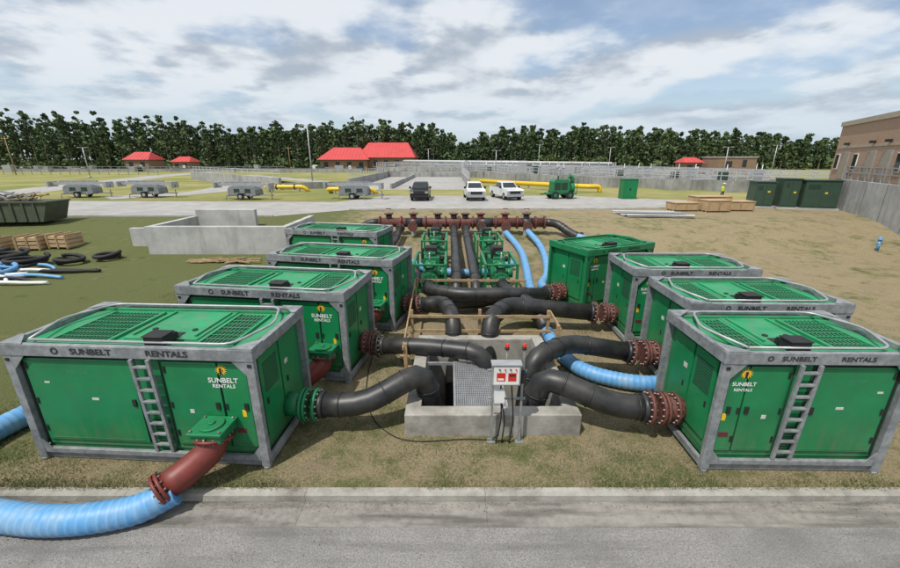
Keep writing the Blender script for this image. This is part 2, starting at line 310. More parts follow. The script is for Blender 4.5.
# ------------------------------------------------------------------ pump enclosure
H=2.4; W=2.05
def pump(loc,rz,L,flip=False,suction=0,frame=None,dis=True,dcol=None):
    FR=frame or GALV
    e=empty('diesel_pump_enclosure',(loc[0],loc[1],0),rz)
    X=(lambda x:L-x) if flip else (lambda x:x)
    ts=min(1,L/4.2)
    def bx(q,x0,y0,z0,x1,y1,z1,m): 
        a,c=sorted((X(x0),X(x1))); q.box((a,y0,z0),(c,y1,z1),m)
    q=B()
    for y in(.06,W-.22): q.box((.12,y,.02),(L-.12,y+.16,.17),GALV)
    for x in(.3,L*.35,L*.65,L-.45): q.box((x,.225,.04),(x+.15,W-.225,.15),BLKM)
    q.box((.14,.12,.172),(L-.14,W-.12,.30),GREEN); q.obj('skid',e,bevel=.01)
    q=B(); q.box((.13,.10,.302),(L-.13,W-.10,2.24),GREEN); q.obj('enclosure_body',e,bevel=.015)
    q=B()
    for x in(0,L-.15):
        for y in(0,W-.10): q.box((x,y,.05),(x+.15,y+.10,2.20),FR)
    for y in(-.012,W-.088):
        q.box((-.012,y,2.19),(L+.012,y+.10,2.40),FR)
        q.box((.155,y+.017,.17),(L-.155,y+.09,.27),FR)
    for x in(-.014,L-.086):
        q.box((x,.09,2.192),(x+.10,W-.09,2.398),FR)
        q.box((x+.02,.105,.08),(x+.09,W-.105,.22),FR)
    for x,sx in((.0,1),(L,-1)):
        for y,sy in((.0,1),(W,-1)):
            c=.42; p=[(x,y),(x+sx*c,y),(x+sx*.05,y+sy*c*.9),(x,y+sy*c*.9)] 
            q.prism(p,2.402,2.418,FR,axis='z')
            f=[(x+sx*.152,2.188),(x+sx*.38,2.188),(x+sx*.152,1.93)]
            yy=(.0 if sy>0 else W-.02); q.prism(f,yy+.004,yy+.018,FR)
            f=[(x+sx*.152,.272),(x+sx*.30,.272),(x+sx*.152,.46)]
            q.prism(f,yy+.004,yy+.018,FR)
            q.cyl((x+sx*.075,y+sy*.05,0),(x+sx*.075,y+sy*.05,.05),.07,FR,10)
            q.box((x+sx*.075-.035,yy-.016,2.08),(x+sx*.075+.035,yy-.001 if sy>0 else yy+.036,2.14),BLKM)
    q.obj('lifting_frame',e,bevel=.008)
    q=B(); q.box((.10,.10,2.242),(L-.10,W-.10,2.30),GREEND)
    for fx,fw in((.13,.24),(.74,.14)):
        x0,x1=L*fx,L*(fx+fw)
        a,c=sorted((X(x0),X(x1)))
        q.box((a,.36,2.302),(c,W-.36,2.318),GDARK)
        n=int(fw*L/.07)
        for k in range(n+1):
            x=a+(c-a)*k/n; q.box((x-.007,.36,2.319),(x+.007,W-.36,2.334),GREEND)
        for k in range(9):
            y=.36+(W-.72)*k/8; q.box((a-.02,y-.008,2.335),(c+.02,y+.008,2.343),GREEND)
        for xx in (a,c): q.box((xx-.025,.33,2.302),(xx+.025,W-.33,2.352),GREEND)
    a,c=sorted((X(L*.40),X(L*.71))); q.box((a,.5,2.302),(c,W-.22,2.325),GREEND); q.box((a+.08,.62,2.3255),(a+.12,W-.3,2.36),GREEND); q.box((c-.12,.62,2.3255),(c-.08,W-.3,2.36),GREEND)
    for y in(.22,W-.18): q.beam((.12,y,2.33),(L-.12,y,2.33),.05,.05,GREEND)
    for xx in(a+.3,c-.3): q.cyl((xx,.9,2.3255),(xx,.9,2.345),.05,BLKM,10)
    q.obj('roof',e,bevel=.005)
    q=B(); path=fillet([(.42,.14,2.43),(L-.42,.14,2.43),(L-.1,W*.5,2.45),(L-.42,W-.14,2.43),(.42,W-.14,2.43),(.1,W*.5,2.45),(.42,.14,2.43)],.22,4)
    q.tube(path,.024,STEEL if FR is GALV else FR,8)
    q.obj('roof_handrail',e)
    q=B(); xc=X(L*.60)
    q.box((xc-.17,.13,2.31),(xc+.17,.40,2.52),BLKM); q.box((xc-.19,.11,2.522),(xc+.19,.42,2.545),BLKM); q.cyl((xc-.12,.50,2.40),(xc+.12,.50,2.40),.075,BLKM,14); q.box((xc-.10,.56,2.302),(xc+.10,.78,2.34),BLKM)
    q.obj('exhaust_hatch',e,bevel=.012)
    q=B()
    for x0,x1 in((.26,L*.495),(L*.625,L*.84),(L*.85,L-.2)):
        bx(q,x0-.03,.094,.40,x1+.03,.0995,2.14,BLKM if x0<.5 else GDARK)
        bx(q,x0,.066,.43,x1,.0935,2.11,GREEN)
        for z in(.62,1.2,1.9):
            bx(q,x0+.01,.052,z,x0+.05,.0655,z+.12,BLKM)
        bx(q,x1-.12,.045,1.2,x1-.05,.0655,1.34,BLKM)
        bx(q,x0+.07,.0585,.47,x1-.07,.0655,.49,GREEN); bx(q,x0+.07,.0585,2.05,x1-.07,.0655,2.07,GREEN)
    bx(q,.17,.088,.35,.215,.0985,2.15,BLKM)
    bx(q,L*.3,.060,1.3,L*.3+.13,.0655,1.35,LBL); bx(q,L*.70,.060,1.1,L*.70+.08,.0655,1.18,LBL); bx(q,L*.12,.060,1.62,L*.12+.10,.0655,1.66,LBL)
    bx(q,L*.88,.060,.72,L*.88+.17,.0655,.82,mk('label_red',(.12,.02,.03),None,5,.5))
    bx(q,L*.915,.060,1.06,L*.915+.07,.0655,1.2,YEL)
    for k in range(9): bx(q,L*.52,.092,.5+k*.05,L*.60,.0985,.52+k*.05,GDARK)
    bx(q,L*.62-.05,.0855,.36,L*.62-.03,.0985,2.15,GDARK); bx(q,L*.5+.03,.0855,.36,L*.5+.045,.0985,2.15,GDARK)
    for x0,x1 in((.26,L*.49),(L*.52,L-.26)):
        bx(q,x0,W-.0935,.43,x1,W-.07,2.11,GREEN)
    for xe,s in((.13,-1),(L-.13,1)):
        a,c=sorted((xe+s*.004,xe+s*.03)); q.box((a,.30,.5),(c,W*.5-.03,2.08),GREEN); q.box((a,W*.5+.03,.5),(c,W-.3,2.08),GREEN)
        a,c=sorted((xe+s*.031,xe+s*.036)); 
        for k in range(12): q.box((a,.4,1.35+k*.05),(c,W*.5-.12,1.375+k*.05),GDARK)
        q.box((a,W*.5+.15,1.5),(c,W*.5+.28,1.6),LBL)
        for yy in(.4,1.2): q.box((a,yy,1.1),(c+.012,yy+.05,1.22),BLKM)
    q.obj('doors',e,bevel=.006)
    q=B(); xl=X(L*.56)
    for dx in(-.15,.15): q.beam((xl+dx,.035,.28),(xl+dx,-.035,2.19),.06,.05,GALV)
    for k in range(8):
        z=.42+k*.23; y=.035-.07*(z-.28)/1.9; q.box((xl-.13,y-.03,z),(xl+.13,y+.03,z+.04),GALV)
    q.obj('ladder',e,bevel=.004)
    q=B(); lx=X(L*.86); lz=1.98; ly=.058
    vs=[];n=14
    for k in range(n*2):
        r=.115 if k%2 else .062; a=math.pi*k/n; vs.append((lx+r*math.cos(a),ly,lz+r*math.sin(a)*.95))
    q.add(vs,[tuple(range(n*2))],YEL)
    vs=[(lx+.04*math.cos(a*math.pi/8),ly-.004,lz+.04*math.sin(a*math.pi/8)) for a in range(16)]; q.add(vs,[tuple(range(16))],mk('logo_centre',(.5,.22,.01),None,4,.5))
    q.obj('logo_sun',e)
    text('SUNBELT',.13*ts,e,(lx,ly,lz-.20),(R(90),0,0),TEXTW,'logo_lettering',.02)
    text('RENTALS',.10*ts,e,(lx,ly,lz-.31),(R(90),0,0),TEXTW,'logo_lettering',.02)
    text('SUNBELT',.15*ts,e,(L*.37,-.018,2.295),(R(90),0,0),TEXTD,'rail_lettering',.03,sx=1.2)
    text('RENTALS',.15*ts,e,(L*.67,-.018,2.295),(R(90),0,0),TEXTD,'rail_lettering',.03,sx=1.2)
    text('O',.17*ts,e,(L*.225,-.018,2.295),(R(90),0,0),TEXTD,'rail_lettering',.03)
    text('TAP 12.00',.09*ts,e,(X(L*.27),.064,1.85),(R(90),0,0),mk('faint_green',(.05,.25,.12),None,4,.5),'unit_number',.01)
    if dis:
        q=B(); s=-1 if flip else 1; xe=X(L-.12); fm=dcol or RUST
        q.cyl((xe,W*.55,.62),(xe+s*.34,W*.55,.62),.24,fm,24)
        q.flange((xe+s*.36,W*.55,.62),(1,0,0),.34,fm,.06,14); q.flange((xe+s*.44,W*.55,.62),(1,0,0),.34,fm,.06,14)
        if fm is RUST:
            q.flange((xe+s*.16,W*.55,.62),(1,0,0),.33,fm,.05,14)
        q.obj('discharge_flange',e)
    if suction:
        q=B(); cx=L-suction; z=1.02
        q.box((cx-.26,-.42,z-.16),(cx+.26,.06,z+.0),GREENB); q.box((cx-.30,-.46,z+.002),(cx+.30,.06,z+.05),GREENB)
        q.cyl((cx,-.2,z+.05),(cx,-.2,z+.09),.2,GREENB,20); q.cyl((cx,-.2,z+.09),(cx,-.2,z+.12),.06,GREENB,8)
        for dx in(-.25,.25):
            for dy in(-.40,.0): q.cyl((cx+dx,dy,z+.05),(cx+dx,dy,z+.085),.025,BOLT,6)
        q.obj('suction_box',e,bevel=.02)
        q=B(); p=fillet([(cx,-.15,z-.1),(cx-.02,-.30,z-.38),(cx-.30,-.55,.42),(cx-.55,-.80,.30)],.3,5)
        q.tube(p,.235,RED,24); q.flange((cx-.01,-.19,z-.19),(0,-.3,-1),.32,RED,.05,12)
        dd=Vector((-.25,-.25,-.12)).normalized(); q.flange(Vector(p[-1]),dd,.29,RED,.05,12); q.flange(Vector(p[-1])+dd*.07,dd,.29,RED,.05,12)
        q.obj('suction_elbow',e)
    return e
pump((-7.72,6.12),R(-3.2),4.45,suction=.78,dcol=GREENB)
pump((-6.86,9.36),R(-8),4.4,suction=.55)
pump((-6.1,12.8),R(-12),4.4,suction=.55)
pump((-7.45,17.7),R(-12),4.4,suction=0)
pe=pump((4.52,5.80),R(-1),3.18,flip=True); pe.scale=(1,.92,1)
pump((5.3,8.1),R(-1),3.5,flip=True)
pump((5.3,10.9),R(-1),3.6,flip=True)
pump((4.75,13.3),R(25),3.3,flip=True,frame=GREENB)
# ------------------------------------------------------------------ pipes
def pipe(name,pts,r=.24,m=BLK,fl=(),fr=.45,seg=3):
    q=B(); q.tube(fillet(pts,fr,seg),r,m,26,smooth=True)
    P=[Vector(p) for p in pts]
    for i in range(1,len(P)-1):
        for o in(P[i-1],P[i+1]):
            dd=(o-P[i]); 
            if dd.length>fr*1.3:
                c=P[i]+dd.normalized()*(fr+.02); dd.normalize(); q.cyl(c-dd*.014,c+dd*.014,r+.016,m,26)
    for (i,mm) in fl:
        a=P[i]; b2=P[i+1] if i==0 else P[i-1]; dd=(b2-a).normalized(); q.flange(a+dd*.05,dd,r+.10,mm,.06,14); q.cyl(a+dd*.08,a+dd*.2,r+.03,m,26)
    return q.obj(name)
pipe('discharge_pipe',[(-2.75,6.96,.62),(-1.75,6.92,.64),(-.55,7.50,1.12),(-.15,7.75,-1.9)],.24,BLK,[(0,GREENB)])
pipe('discharge_pipe',[(4.05,6.85,.62),(3.3,6.92,.64),(1.95,7.42,1.05),(1.45,7.6,-1.9)],.25,BLK,[(0,RUST)])
pipe('discharge_pipe',[(-1.93,9.65,.62),(-.6,9.4,.72),(.9,8.9,.78),(1.05,8.8,-1.9)],.22,BLK,[(0,BLK)])
pipe('discharge_pipe',[(4.75,9.24,.62),(3.1,9.36,.85),(2.0,8.55,.85),(1.7,8.3,-1.9)],.24,BLK,[(0,RUST)])
pipe('discharge_pipe',[(4.76,12.04,.62),(1.9,12.2,.85),(1.2,11.0,.85),(1.1,10.1,-1.9)],.27,BLK,[(0,RUST)])
pipe('discharge_pipe',[(-1.1,12.75,.62),(-.2,12.6,.80),(.1,11.1,.85),(.1,10.1,-1.9)],.24,BLK,[(0,RUST)])
pipe('discharge_pipe',[(3.73,14.05,.62),(3.1,13.7,.7),(2.3,13.3,.85),(.4,13.2,.85),(-.8,13.9,.8),(-.8,14.6,.8)],.23,BLK,[(0,RUST)])
pipe('discharge_pipe',[(-2.4,17.85,.62),(-1.7,17.7,.7),(-1.5,16.2,.7),(-.8,14.9,.8)],.22,BLK,[(0,RUST)])
pipe('discharge_pipe',[(-1.6,13.9,.30),(-.5,13.6,.32),(1.4,13.8,.35),(2.2,14.4,.5)],.2,BLK,[(0,RUST)])
for x,y0,y1 in((.25,14.2,26),(1.0,14.0,26)):
    pipe('header_pipe',[(x,y0,.35),(x,y0+.5,.95),(x,23,1.0),(x,y1,1.35)],.21,BLK,[])
for x in(-.8,2.0):
    pipe('header_pipe',[(x,22.2,.85),(x,24.3,1.0),(x,26,1.35)],.22,BLK,[(0,GREENB)])
    pipe('header_pipe',[(x,17.5,.85),(x,19.3,.85)],.22,BLK,[(0,GREENB),(1,GREENB)])
pipe('header_pipe',[(2.0,14.5,.85),(2.0,13.9,.85),(2.9,13.0,.6),(3.0,11.4,.35)],.2,BLK,[(0,GREENB)])
e=empty('pipe_manifold')
q=B(); q.cyl((-4.6,26,1.45),(6.2,26,1.45),.30,RUST,26)
for x in(-4.6,-3.2,-1.6,-.3,.6,1.5,3.0,4.4,5.6,6.2): q.flange((x,26,1.45),(1,0,0),.42,RED if x in(-3.2,.6,4.4) else RUST,.09,14)
for x0,x1 in((-2.9,-1.8),(1.7,2.8),(4.7,5.4)): q.cyl((x0,26,1.45),(x1,26,1.45),.305,BLK,26)
q.obj('header',e)
q=B()
for x in(-4.0,-2.4,-.8,.25,1.0,2.0,3.6,5.0):
    q.cyl((x,26,1.45),(x,26,2.0),.2,RED if x in(-2.4,3.6,2.0) else BLK,18); q.flange((x,26,2.03),(0,0,1),.30,RUST,.06,10)
    q.cyl((x,25.7,1.4),(x,25.35,1.3),.22,RED,18); q.flange((x,25.3,1.28),(0,1,0),.32,RUST,.07,12)
    q.box((x-.15,25.85,gz(26)-.1),(x+.15,26.15,1.17),CONCL)
q.obj('branches',e)
q=B()
for x in(-4.0,3.6,5.0,-2.4):
    q.cyl((x,25.9,2.0),(x,25.9,2.35),.025,STEEL,8); ring=[(x+.17*math.cos(a*math.pi/8),25.9+.17*math.sin(a*math.pi/8),2.35) for a in range(17)]; q.tube(ring,.018,RED,6)
q.obj('valve_handwheels',e)
for (x,s) in((-4.9,-1),(6.5,1)):
    pipe('manifold_elbow',[(x-s*.3,26,1.45),(x+s*.5,26,1.4),(x+s*1.2,25.2,.9),(x+s*1.7,24.6,.7)],.26,BLK,[(3,RUST)])
pipe('manifold_elbow',[(-3.2,25.4,1.2),(-3.3,23.4,.7),(-3.8,21.0,.4),(-3.2,19.5,.6)],.2,BLK,[(0,RUST)])
def hose(name,pts,r=.22):
    P=smoothpath(pts,.03); q=B(); rr=[r+(.004 if i%4<2 else -.003) for i in range(len(P))]
    q.tube(P,r,BLUE,22,rr=rr,m2=BLUE2,per=4); return q.obj(name)
hose('blue_suction_hose',[(-4.50,5.17,.22),(-5.0,4.90,.10),(-5.8,4.72,.10),(-6.7,4.75,.10),(-7.8,4.98,.10),(-8.7,5.5,.18),(-9.1,6.3,.23),(-8.95,7.3,.23),(-8.6,8.4,.23),(-7.8,9.0,.23)],.225)
hose('blue_suction_hose',[(3.6,25.2,.9),(4.0,24,.5),(4.1,22,.3),(3.8,19,.22),(3.4,16,.22),(3.15,13,.22),(3.05,10.6,.22),(3.35,9.2,.22),(4.2,8.55,.22),(5.2,8.45,.22),(6.2,9.1,.22)],.19)
hose('blue_suction_hose',[(8.0,24.5,.8),(9.6,23,.4),(10.6,20.5,.22),(9.6,17.5,.22),(7.2,15.8,.22)],.2)
hose('blue_suction_hose',[(-6.5,24.5,.75),(-7.4,22.5,.35),(-6.5,20.8,.22),(-4.6,20.2,.22),(-2.4,20.6,.22),(-.9,18.6,.25),(1.5,18.2,.25),(3.2,19.6,.3)],.18)
hose('blue_suction_hose',[(5.0,25.2,1.0),(5.4,23.5,.5),(5.2,21.0,.25),(4.6,18.0,.22),(4.0,16.4,.25),(3.9,15.4,.3)],.18)
def booster(x,y,s=1):
    e=empty('booster_pump',(x,y,0)); q=B()
    for dx in(-.62,.62):
        q.box((dx-.06,-1.2,.02),(dx+.06,1.2,.16),GREENB)
        for dy in(-1.1,1.1): q.box((dx-.05,dy-.05,.165),(dx+.05,dy+.05,1.45),GREENB)
        q.box((dx-.05,-1.15,1.455),(dx+.05,1.15,1.55),GREENB)
    for dy in(-1.1,0,1.1): q.box((-.56,dy-.05,.03),(.56,dy+.05,.15),GREENB)
    for dy in(-1.1,1.1): q.box((-.56,dy-.045,1.46),(.56,dy+.045,1.54),GREENB)
    q.obj('skid_frame',e,bevel=.01)
    q=B(); q.cyl((-.22,.1,.85),(.22,.1,.85),.52,GREENB,28); q.cyl((-.30,.1,.85),(.30,.1,.85),.36,GREENB,24)
    q.cyl((.3,.1,.85),(.62,.1,.85),.2,GREENB,18); q.flange((.34,.1,.85),(1,0,0),.3,GREENB,.05,10)
    q.cyl((0,-1.15,.85),(0,1.25,.85),.24,GREENB,22)
    for yy in(-1.15,-.62,.8,1.25): q.flange((0,yy,.85),(0,1,0),.36,GREENB,.06,12)
    q.cyl((0,-.9,.9),(0,-.9,1.42),.18,GREENB,18); q.flange((0,-.9,1.42),(0,0,1),.27,GREENB,.06,10)
    q.sphere((0,-.9,1.45),.2,GREENB,14,(1,1,.8)); q.cyl((0,-.9,1.5),(0,-.9,1.95),.03,STEEL,8)
    ring=[(.22*math.cos(a*math.pi/8),-.9+.22*math.sin(a*math.pi/8),1.93) for a in range(17)]; q.tube(ring,.02,GREENB,6); q.beam((-.2,-.9,1.93),(.2,-.9,1.93),.025,.02,GREENB)
    q.obj('volute_and_valve',e)
    q=B(); q.box((-.36,.45,1.12),(.36,1.05,1.44),GREENB); q.box((-.25,.5,1.56),(.25,1.0,1.86),BLKM); q.cyl((.4,.75,1.3),(.5,.75,1.3),.12,BLKM,14); q.cyl((-.3,-.3,1.56),(-.3,-.3,2.0),.05,BLKM,10)
    q.obj('gearbox',e,bevel=.03)
for x in(-.8,2.0):
    for y in(15.9,20.6): booster(x,y)
# ------------------------------------------------------------------ vault
e=empty('concrete_vault')
q=B(); x0,x1,y0,y1=-.92,2.66,6.78,10.8; zt=.50
q.box((x0,y0,-2.5),(x1,y0+.32,zt),CONC); q.box((x0,y1-.3,-2.5),(x1,y1,zt-.1),CONC)
q.box((x0,y0+.32,-2.5),(x0+.32,y1-.3,zt-.001),CONC); q.box((x1-.31,y0+.32,-2.5),(x1,y1-.3,zt-.001),CONC)
q.box((x0+.32,y0+.32,-2.6),(x1-.31,y1-.3,-2.45),CONC); q.obj('walls',e,bevel=.02)
q=B(); 
for k in range(26): xx=.12+k*.042; q.box((xx,7.12,.425),(xx+.010,9.0,.465),STEEL)
for k in range(27): yy=7.14+k*.07; q.box((.11,yy,.43),(1.19,yy+.012,.466),STEEL)
q.box((.08,7.104,.40),(.11,9.0,.47),STEEL); q.box((1.19,7.104,.40),(1.22,9.0,.47),STEEL); q.box((.08,9.001,.38),(1.22,9.05,.472),STEEL)
q.box((-.58,9.05,.36),(2.33,9.13,.42),GALV)
q.obj('grating',e)
e=empty('wooden_barrier')
q=B()
for x,y in((-1.15,11.05),(2.95,11.0),(-1.25,14.4),(-1.15,9.2),(2.95,9.9),(.9,11.1)): q.box((x-.045,y-.045,-.05),(x+.045,y+.045,1.1 if y>9.3 else .9),WOOD)
q.obj('posts',e,bevel=.004)
q=B()
for z in(.45,.92): q.beam((-1.25,11.0,z),(3.05,10.94,z),.04,.09,WOOD)
q.beam((-1.2,9.1,.8),(-1.32,14.5,1.0),.04,.09,WOOD); q.beam((3.0,9.8,1.0),(3.02,11.1,1.02),.04,.09,WOOD)
q.beam((-1.2,14.45,1.0),(2.9,14.35,1.0),.04,.09,WOOD); q.beam((-1.9,11.4,.04),(-1.0,9.4,.08),.2,.04,WOOD)
q.obj('rails',e,bevel=.004)
e=empty('control_panel',(1.08,6.62,0))
q=B()
for dx in(-.26,.30): q.box((dx-.02,-.022,0),(dx+.02,.022,1.98 if dx>0 else 1.5),GALV); q.box((dx-.08,-.07,0),(dx+.08,.07,.02),GALV)
q.box((-.36,.023,.95),(.38,.05,.99),GALV); q.box((-.36,.023,1.56),(.38,.05,1.60),GALV)
q.obj('stand',e)
q=B(); q.box((-.30,-.20,1.40),(.22,-.025,1.82),STEEL); q.box((-.275,-.212,1.425),(.195,-.201,1.795),WHITE); q.box((-.32,-.23,1.822),(.24,-.02,1.84),STEEL)
for k in range(4): q.cyl((-.17+.1*k,-.213,1.74),(-.17+.1*k,-.235,1.74),.015,REDL if k%2 else BLKM,10)
q.box((-.22,-.217,1.50),(-.06,-.2125,1.67),REDL); q.box((-.01,-.217,1.50),(.14,-.2125,1.67),REDL); q.box((-.20,-.220,1.52),(-.09,-.2175,1.56),WHITE); q.box((.01,-.220,1.60),(.12,-.2175,1.64),BLKM)
q.box((-.24,-.14,.98),(-.05,-.024,1.26),WHITE); q.box((.24,-.14,1.40),(.34,-.03,1.62),BLKM)
q.obj('cabinets',e,bevel=.008)
q=B()
for dx in(-.02,.30):
    q.cyl((dx,0,1.7),(dx,0,2.04),.012,STEEL,6); q.cyl((dx,0,2.04),(dx,0,2.08),.042,BLKM,12); q.cyl((dx,0,2.08),(dx,0,2.14),.036,REDL,12); q.sphere((dx,0,2.14),.036,REDL,10)
q.obj('beacons',e)
q=B()
for a,c in(((-.12,-.08,1.38),(-.17,-.06,.0)),((.08,-.08,1.38),(.1,-.05,.0)),((-.1,-.08,.98),(-.05,-.05,0))): q.tube(smoothpath([a,((a[0]+c[0])/2+.05,-.1,.6),c],.1),.014,BLKM,6)
q.obj('conduits',e)
for pts in([(1.2,6.6,.02),(.4,6.66,.02),(-1.1,6.72,.02),(-2.0,8.2,.02),(-2.2,11.4,.02),(-1.6,15,.02)],):
    q=B(); q.tube(smoothpath(pts,.15),.012,BLKM,6); q.obj('power_cable')
e=empty('retaining_wall')
q=B(); q.box((-17.6,22.6,-.2),(-9.4,22.95,1.72),CONCL); q.box((-9.75,22.951,-.2),(-9.4,27.5,1.715),CONCL)
q.box((-17.6,22.951,-.2),(-17.25,27.2,1.715),CONCL); q.box((-17.6,27.5,.2),(-13.5,27.85,2.1),CONCL); q.box((-19.6,24.0,-.1),(-17.61,24.3,1.4),CONCL)
q.obj('walls',e,bevel=.02)
# ------------------------------------------------------------------ basins
U=1.1
def railing(q,p0,p1,z,m=RAILM,h=1.05,sp_=2.4,t=.05):
    p0=Vector((p0[0],p0[1],z));p1=Vector((p1[0],p1[1],z)); n=max(1,int((p1-p0).length/sp_))
    for i in range(n+1):
        p=p0.lerp(p1,i/n); q.box((p.x-t/2,p.y-t/2,z),(p.x+t/2,p.y+t/2,z+h),m)
    for hh in(h,h*.55): q.beam(p0+Vector((0,0,hh)),p1+Vector((0,0,hh)),t,t,m)
e=empty('treatment_basin',(26,48.5,U),R(10))
q=B(); r=B()
ST=[78,56,38,25,16,9,4,0,0,2]; WT=1.5
for i in range(10):
    x=-18+i*5.2; y0=ST[i]
    q.box((x-.2,y0,-.3),(x+.2,150,WT),CONCF); railing(r,(x,y0),(x,150),WT,t=.09,h=1.2)
    if i<9:
        yn=max(y0,ST[i+1]); q.box((x+.2,yn,-.3),(x+5.0,yn+.4,WT-.02),CONCF); railing(r,(x,yn),(x+5.2,yn),WT,t=.06,h=1.1)
        for k in range(5): q.box((x+.5+k*1.0,yn-.08,-.2),(x+.7+k*1.0,yn-.001,WT-.1),CONCF)
        q.box((x+.2,yn+.4,-.2),(x+5.0,149.7,.4),WATER)
        for y in range(int(yn)+8,150,11): q.box((x+.2,y,.2),(x+5.0,y+1.1,WT-.05),CONCL); railing(r,(x+.2,y),(x+5.0,y),WT-.05,t=.06,h=1.1)
        q.cyl((x+1.2,yn+1.5,1.0),(x+1.2,148,1.0),.22,mk('pale_pipe',(.55,.55,.53),None,2,.5),10); q.cyl((x+2.6,yn+1.5,.9),(x+2.6,148,.9),.16,STEEL,8)
for j,y in enumerate((90,112,134,150)):
    q.box((-18,y,WT+.001),(29,y+1.0,WT+.15),CONCL); railing(r,(-18,y+.1),(29,y+.1),WT+.15,t=.10,sp_=3.6,h=1.15)
q.obj('walls',e); r.obj('railings',e)
q=B()
q.tube(fillet([(-17,24,.8),(-6,7.5,.8),(-4.4,7.5,.8),(-4.4,7.5,-.2)],.6,4),.30,YEL,12)
for t in(.2,.5,.8): q.box((-17+11*t-.15,24-16.5*t-.15,-.1),(-17+11*t+.15,24-16.5*t+.15,.6),CONCL)
for k in range(26):
    i=random.randrange(1,9); x=-18+i*5.2; y=max(ST[i],ST[i+1] if i<9 else 0)+random.uniform(3,60)
    q.box((x+1.5,y,.9),(x+2.5,y+.8,random.uniform(2.2,3.0)),random.choice((CABG,STEEL,STEEL,GDARK))); q.cyl((x+3.5,y+1.5,.8),(x+3.5,y+1.5,3.6),.06,RAILM,6); q.cyl((x+3.5,y+1.5,2.6),(x+3.5,y+1.5,2.7),.28,BLKM,10)
q.obj('pipework',e)
# long concrete tanks behind the lorry park, with walkways on top
e=empty('concrete_tank')
q=B(); r=B()
for x0,x1,y0,y1,h in((-20,4,112,150,2.3),(5,22,118,156,2.7)):
    q.box((x0,y0,U-.3),(x1,y0+.5,U+h),CONCF); q.box((x0,y0+.5,U-.3),(x0+.5,y1,U+h-.01),CONCF); q.box((x1-.5,y0+.5,U-.3),(x1,y1,U+h-.01),CONCF); q.box((x0+.5,y1-.5,U-.3),(x1-.5,y1,U+h-.02),CONCF)
    q.box((x0+.5,y0+.5,U),(x1-.5,y1-.5,U+h-.6),WATER)
    n=int((x1-x0)/3)
    for k in range(n): q.box((x0+1.5+3*k,y0-.25,U-.2),(x0+1.8+3*k,y0-.002,U+h-.2),CONCF)
    railing(r,(x0,y0+.2),(x1,y0+.2),U+h,t=.09,h=1.2); railing(r,(x0,y1-.2),(x1,y1-.2),U+h,t=.1,h=1.2); railing(r,(x0+.2,y0),(x0+.2,y1),U+h,t=.09,h=1.2); railing(r,(x1-.2,y0),(x1-.2,y1),U+h,t=.09,h=1.2)
q.obj('walls',e); r.obj('railings',e)
e=empty('elevated_pipeline')
q=B(); q.cyl((-26,168,4.9),(44,112,4.3),.42,MATS['pale_pipe'],12); q.cyl((-26,166,3.8),(44,110,3.3),.35,STEEL,12)
for k in range(24):
    t=k/23; x=-26+70*t;y=168-57*t; q.box((x-.2,y-.2,1),(x+.2,y+.2,4.6),CONCF)
q.obj('pipe',e)
e=empty('sunken_basin')
q=B()
q.beam((-25,60,U+.75),(-58,92,U+.75),.4,1.9,CONCF); q.beam((-16,64,U+.6),(-16,105,U+.6),.4,1.6,CONCF); q.beam((3,64,U+.6),(3,105,U+.6),.4,1.6,CONCF)
q.beam((-16,105,U+.6),(3,105,U+.6),.4,1.6,CONCF); q.beam((-24.5,60,U+.4),(-18,64,U+.4),.3,1.2,CONCF); q.beam((-9,62,U+.3),(-9,104,U+.3),.3,.9,CONCF)
q.add([(-15.8,60,U+.02),(2.8,60,U+.02),(2.8,104.8,U+.02),(-15.8,104.8,U+.02)],[(0,1,2,3)],ASPHF)
q.add([(-50,95,U+.8),(-20,64,U+.8),(-18,66,U+.8),(-46,97,U+.8)],[(0,1,2,3)],CONCF)
q.obj('walls',e)
r=B(); railing(r,(-25,60.2),(-57.5,92),U+1.7,t=.07); railing(r,(-16,64),(-16,105),U+1.4,t=.07); railing(r,(3,64),(3,105),U+1.4,t=.07); railing(r,(-16,105),(3,105),U+1.4,t=.08); r.obj('railings',e)
for x0,x1,y,z in((-25.5,-20.2,56,U+.7),(-16.0,-10.2,53,U+.6)):
    q=B(); q.tube(fillet([(x0,y+2,z-.5),(x0,y,z),(x1,y,z),(x1+.6,y+.3,z-.7)],.5,4),.27,YEL,14); q.flange((x0+1.6,y,z),(1,0,0),.38,BLKM,.1,8); q.flange((x1-1.2,y,z),(1,0,0),.38,BLKM,.1,8)
    q.box((x0+.8,y-.2,U),(x0+1.0,y+.2,z),CONCL); q.box((x1-.8,y-.2,U),(x1-.6,y+.2,z),CONCL); q.obj('yellow_pipe')
r=B(); railing(r,(-175,125),(-84,118),U,t=.12,h=1.6,sp_=3,m=GALV); railing(r,(-175,150),(-60,150),U,t=.12,h=1.8,sp_=3,m=GALV); railing(r,(-95,140),(-20,135),U,t=.1,h=1.5,sp_=3,m=GALV); r.obj('metal_fence')
q=B(); q.box((-160,151,U),(-60,152,U+.9),CONCF); q.box((-60,140,U),(-30,141,U+1.2),CONCF); q.obj('tank_wall')
e=empty('background_plant_equipment')
q=B()
for k in range(34):
    x=random.uniform(-165,-24); y=random.uniform(142,168); w_=random.uniform(.8,3.5); h_=random.uniform(1,2.6); q.box((x,y,U),(x+w_,y+2,U+h_),random.choice((CONCF,STEEL,CABG,WHITE,GDARK)))
q.obj('tanks_and_boxes',e)
TG=mk('trailer_grey',(.26,.27,.28),(.18,.19,.20),3,.45,.3)
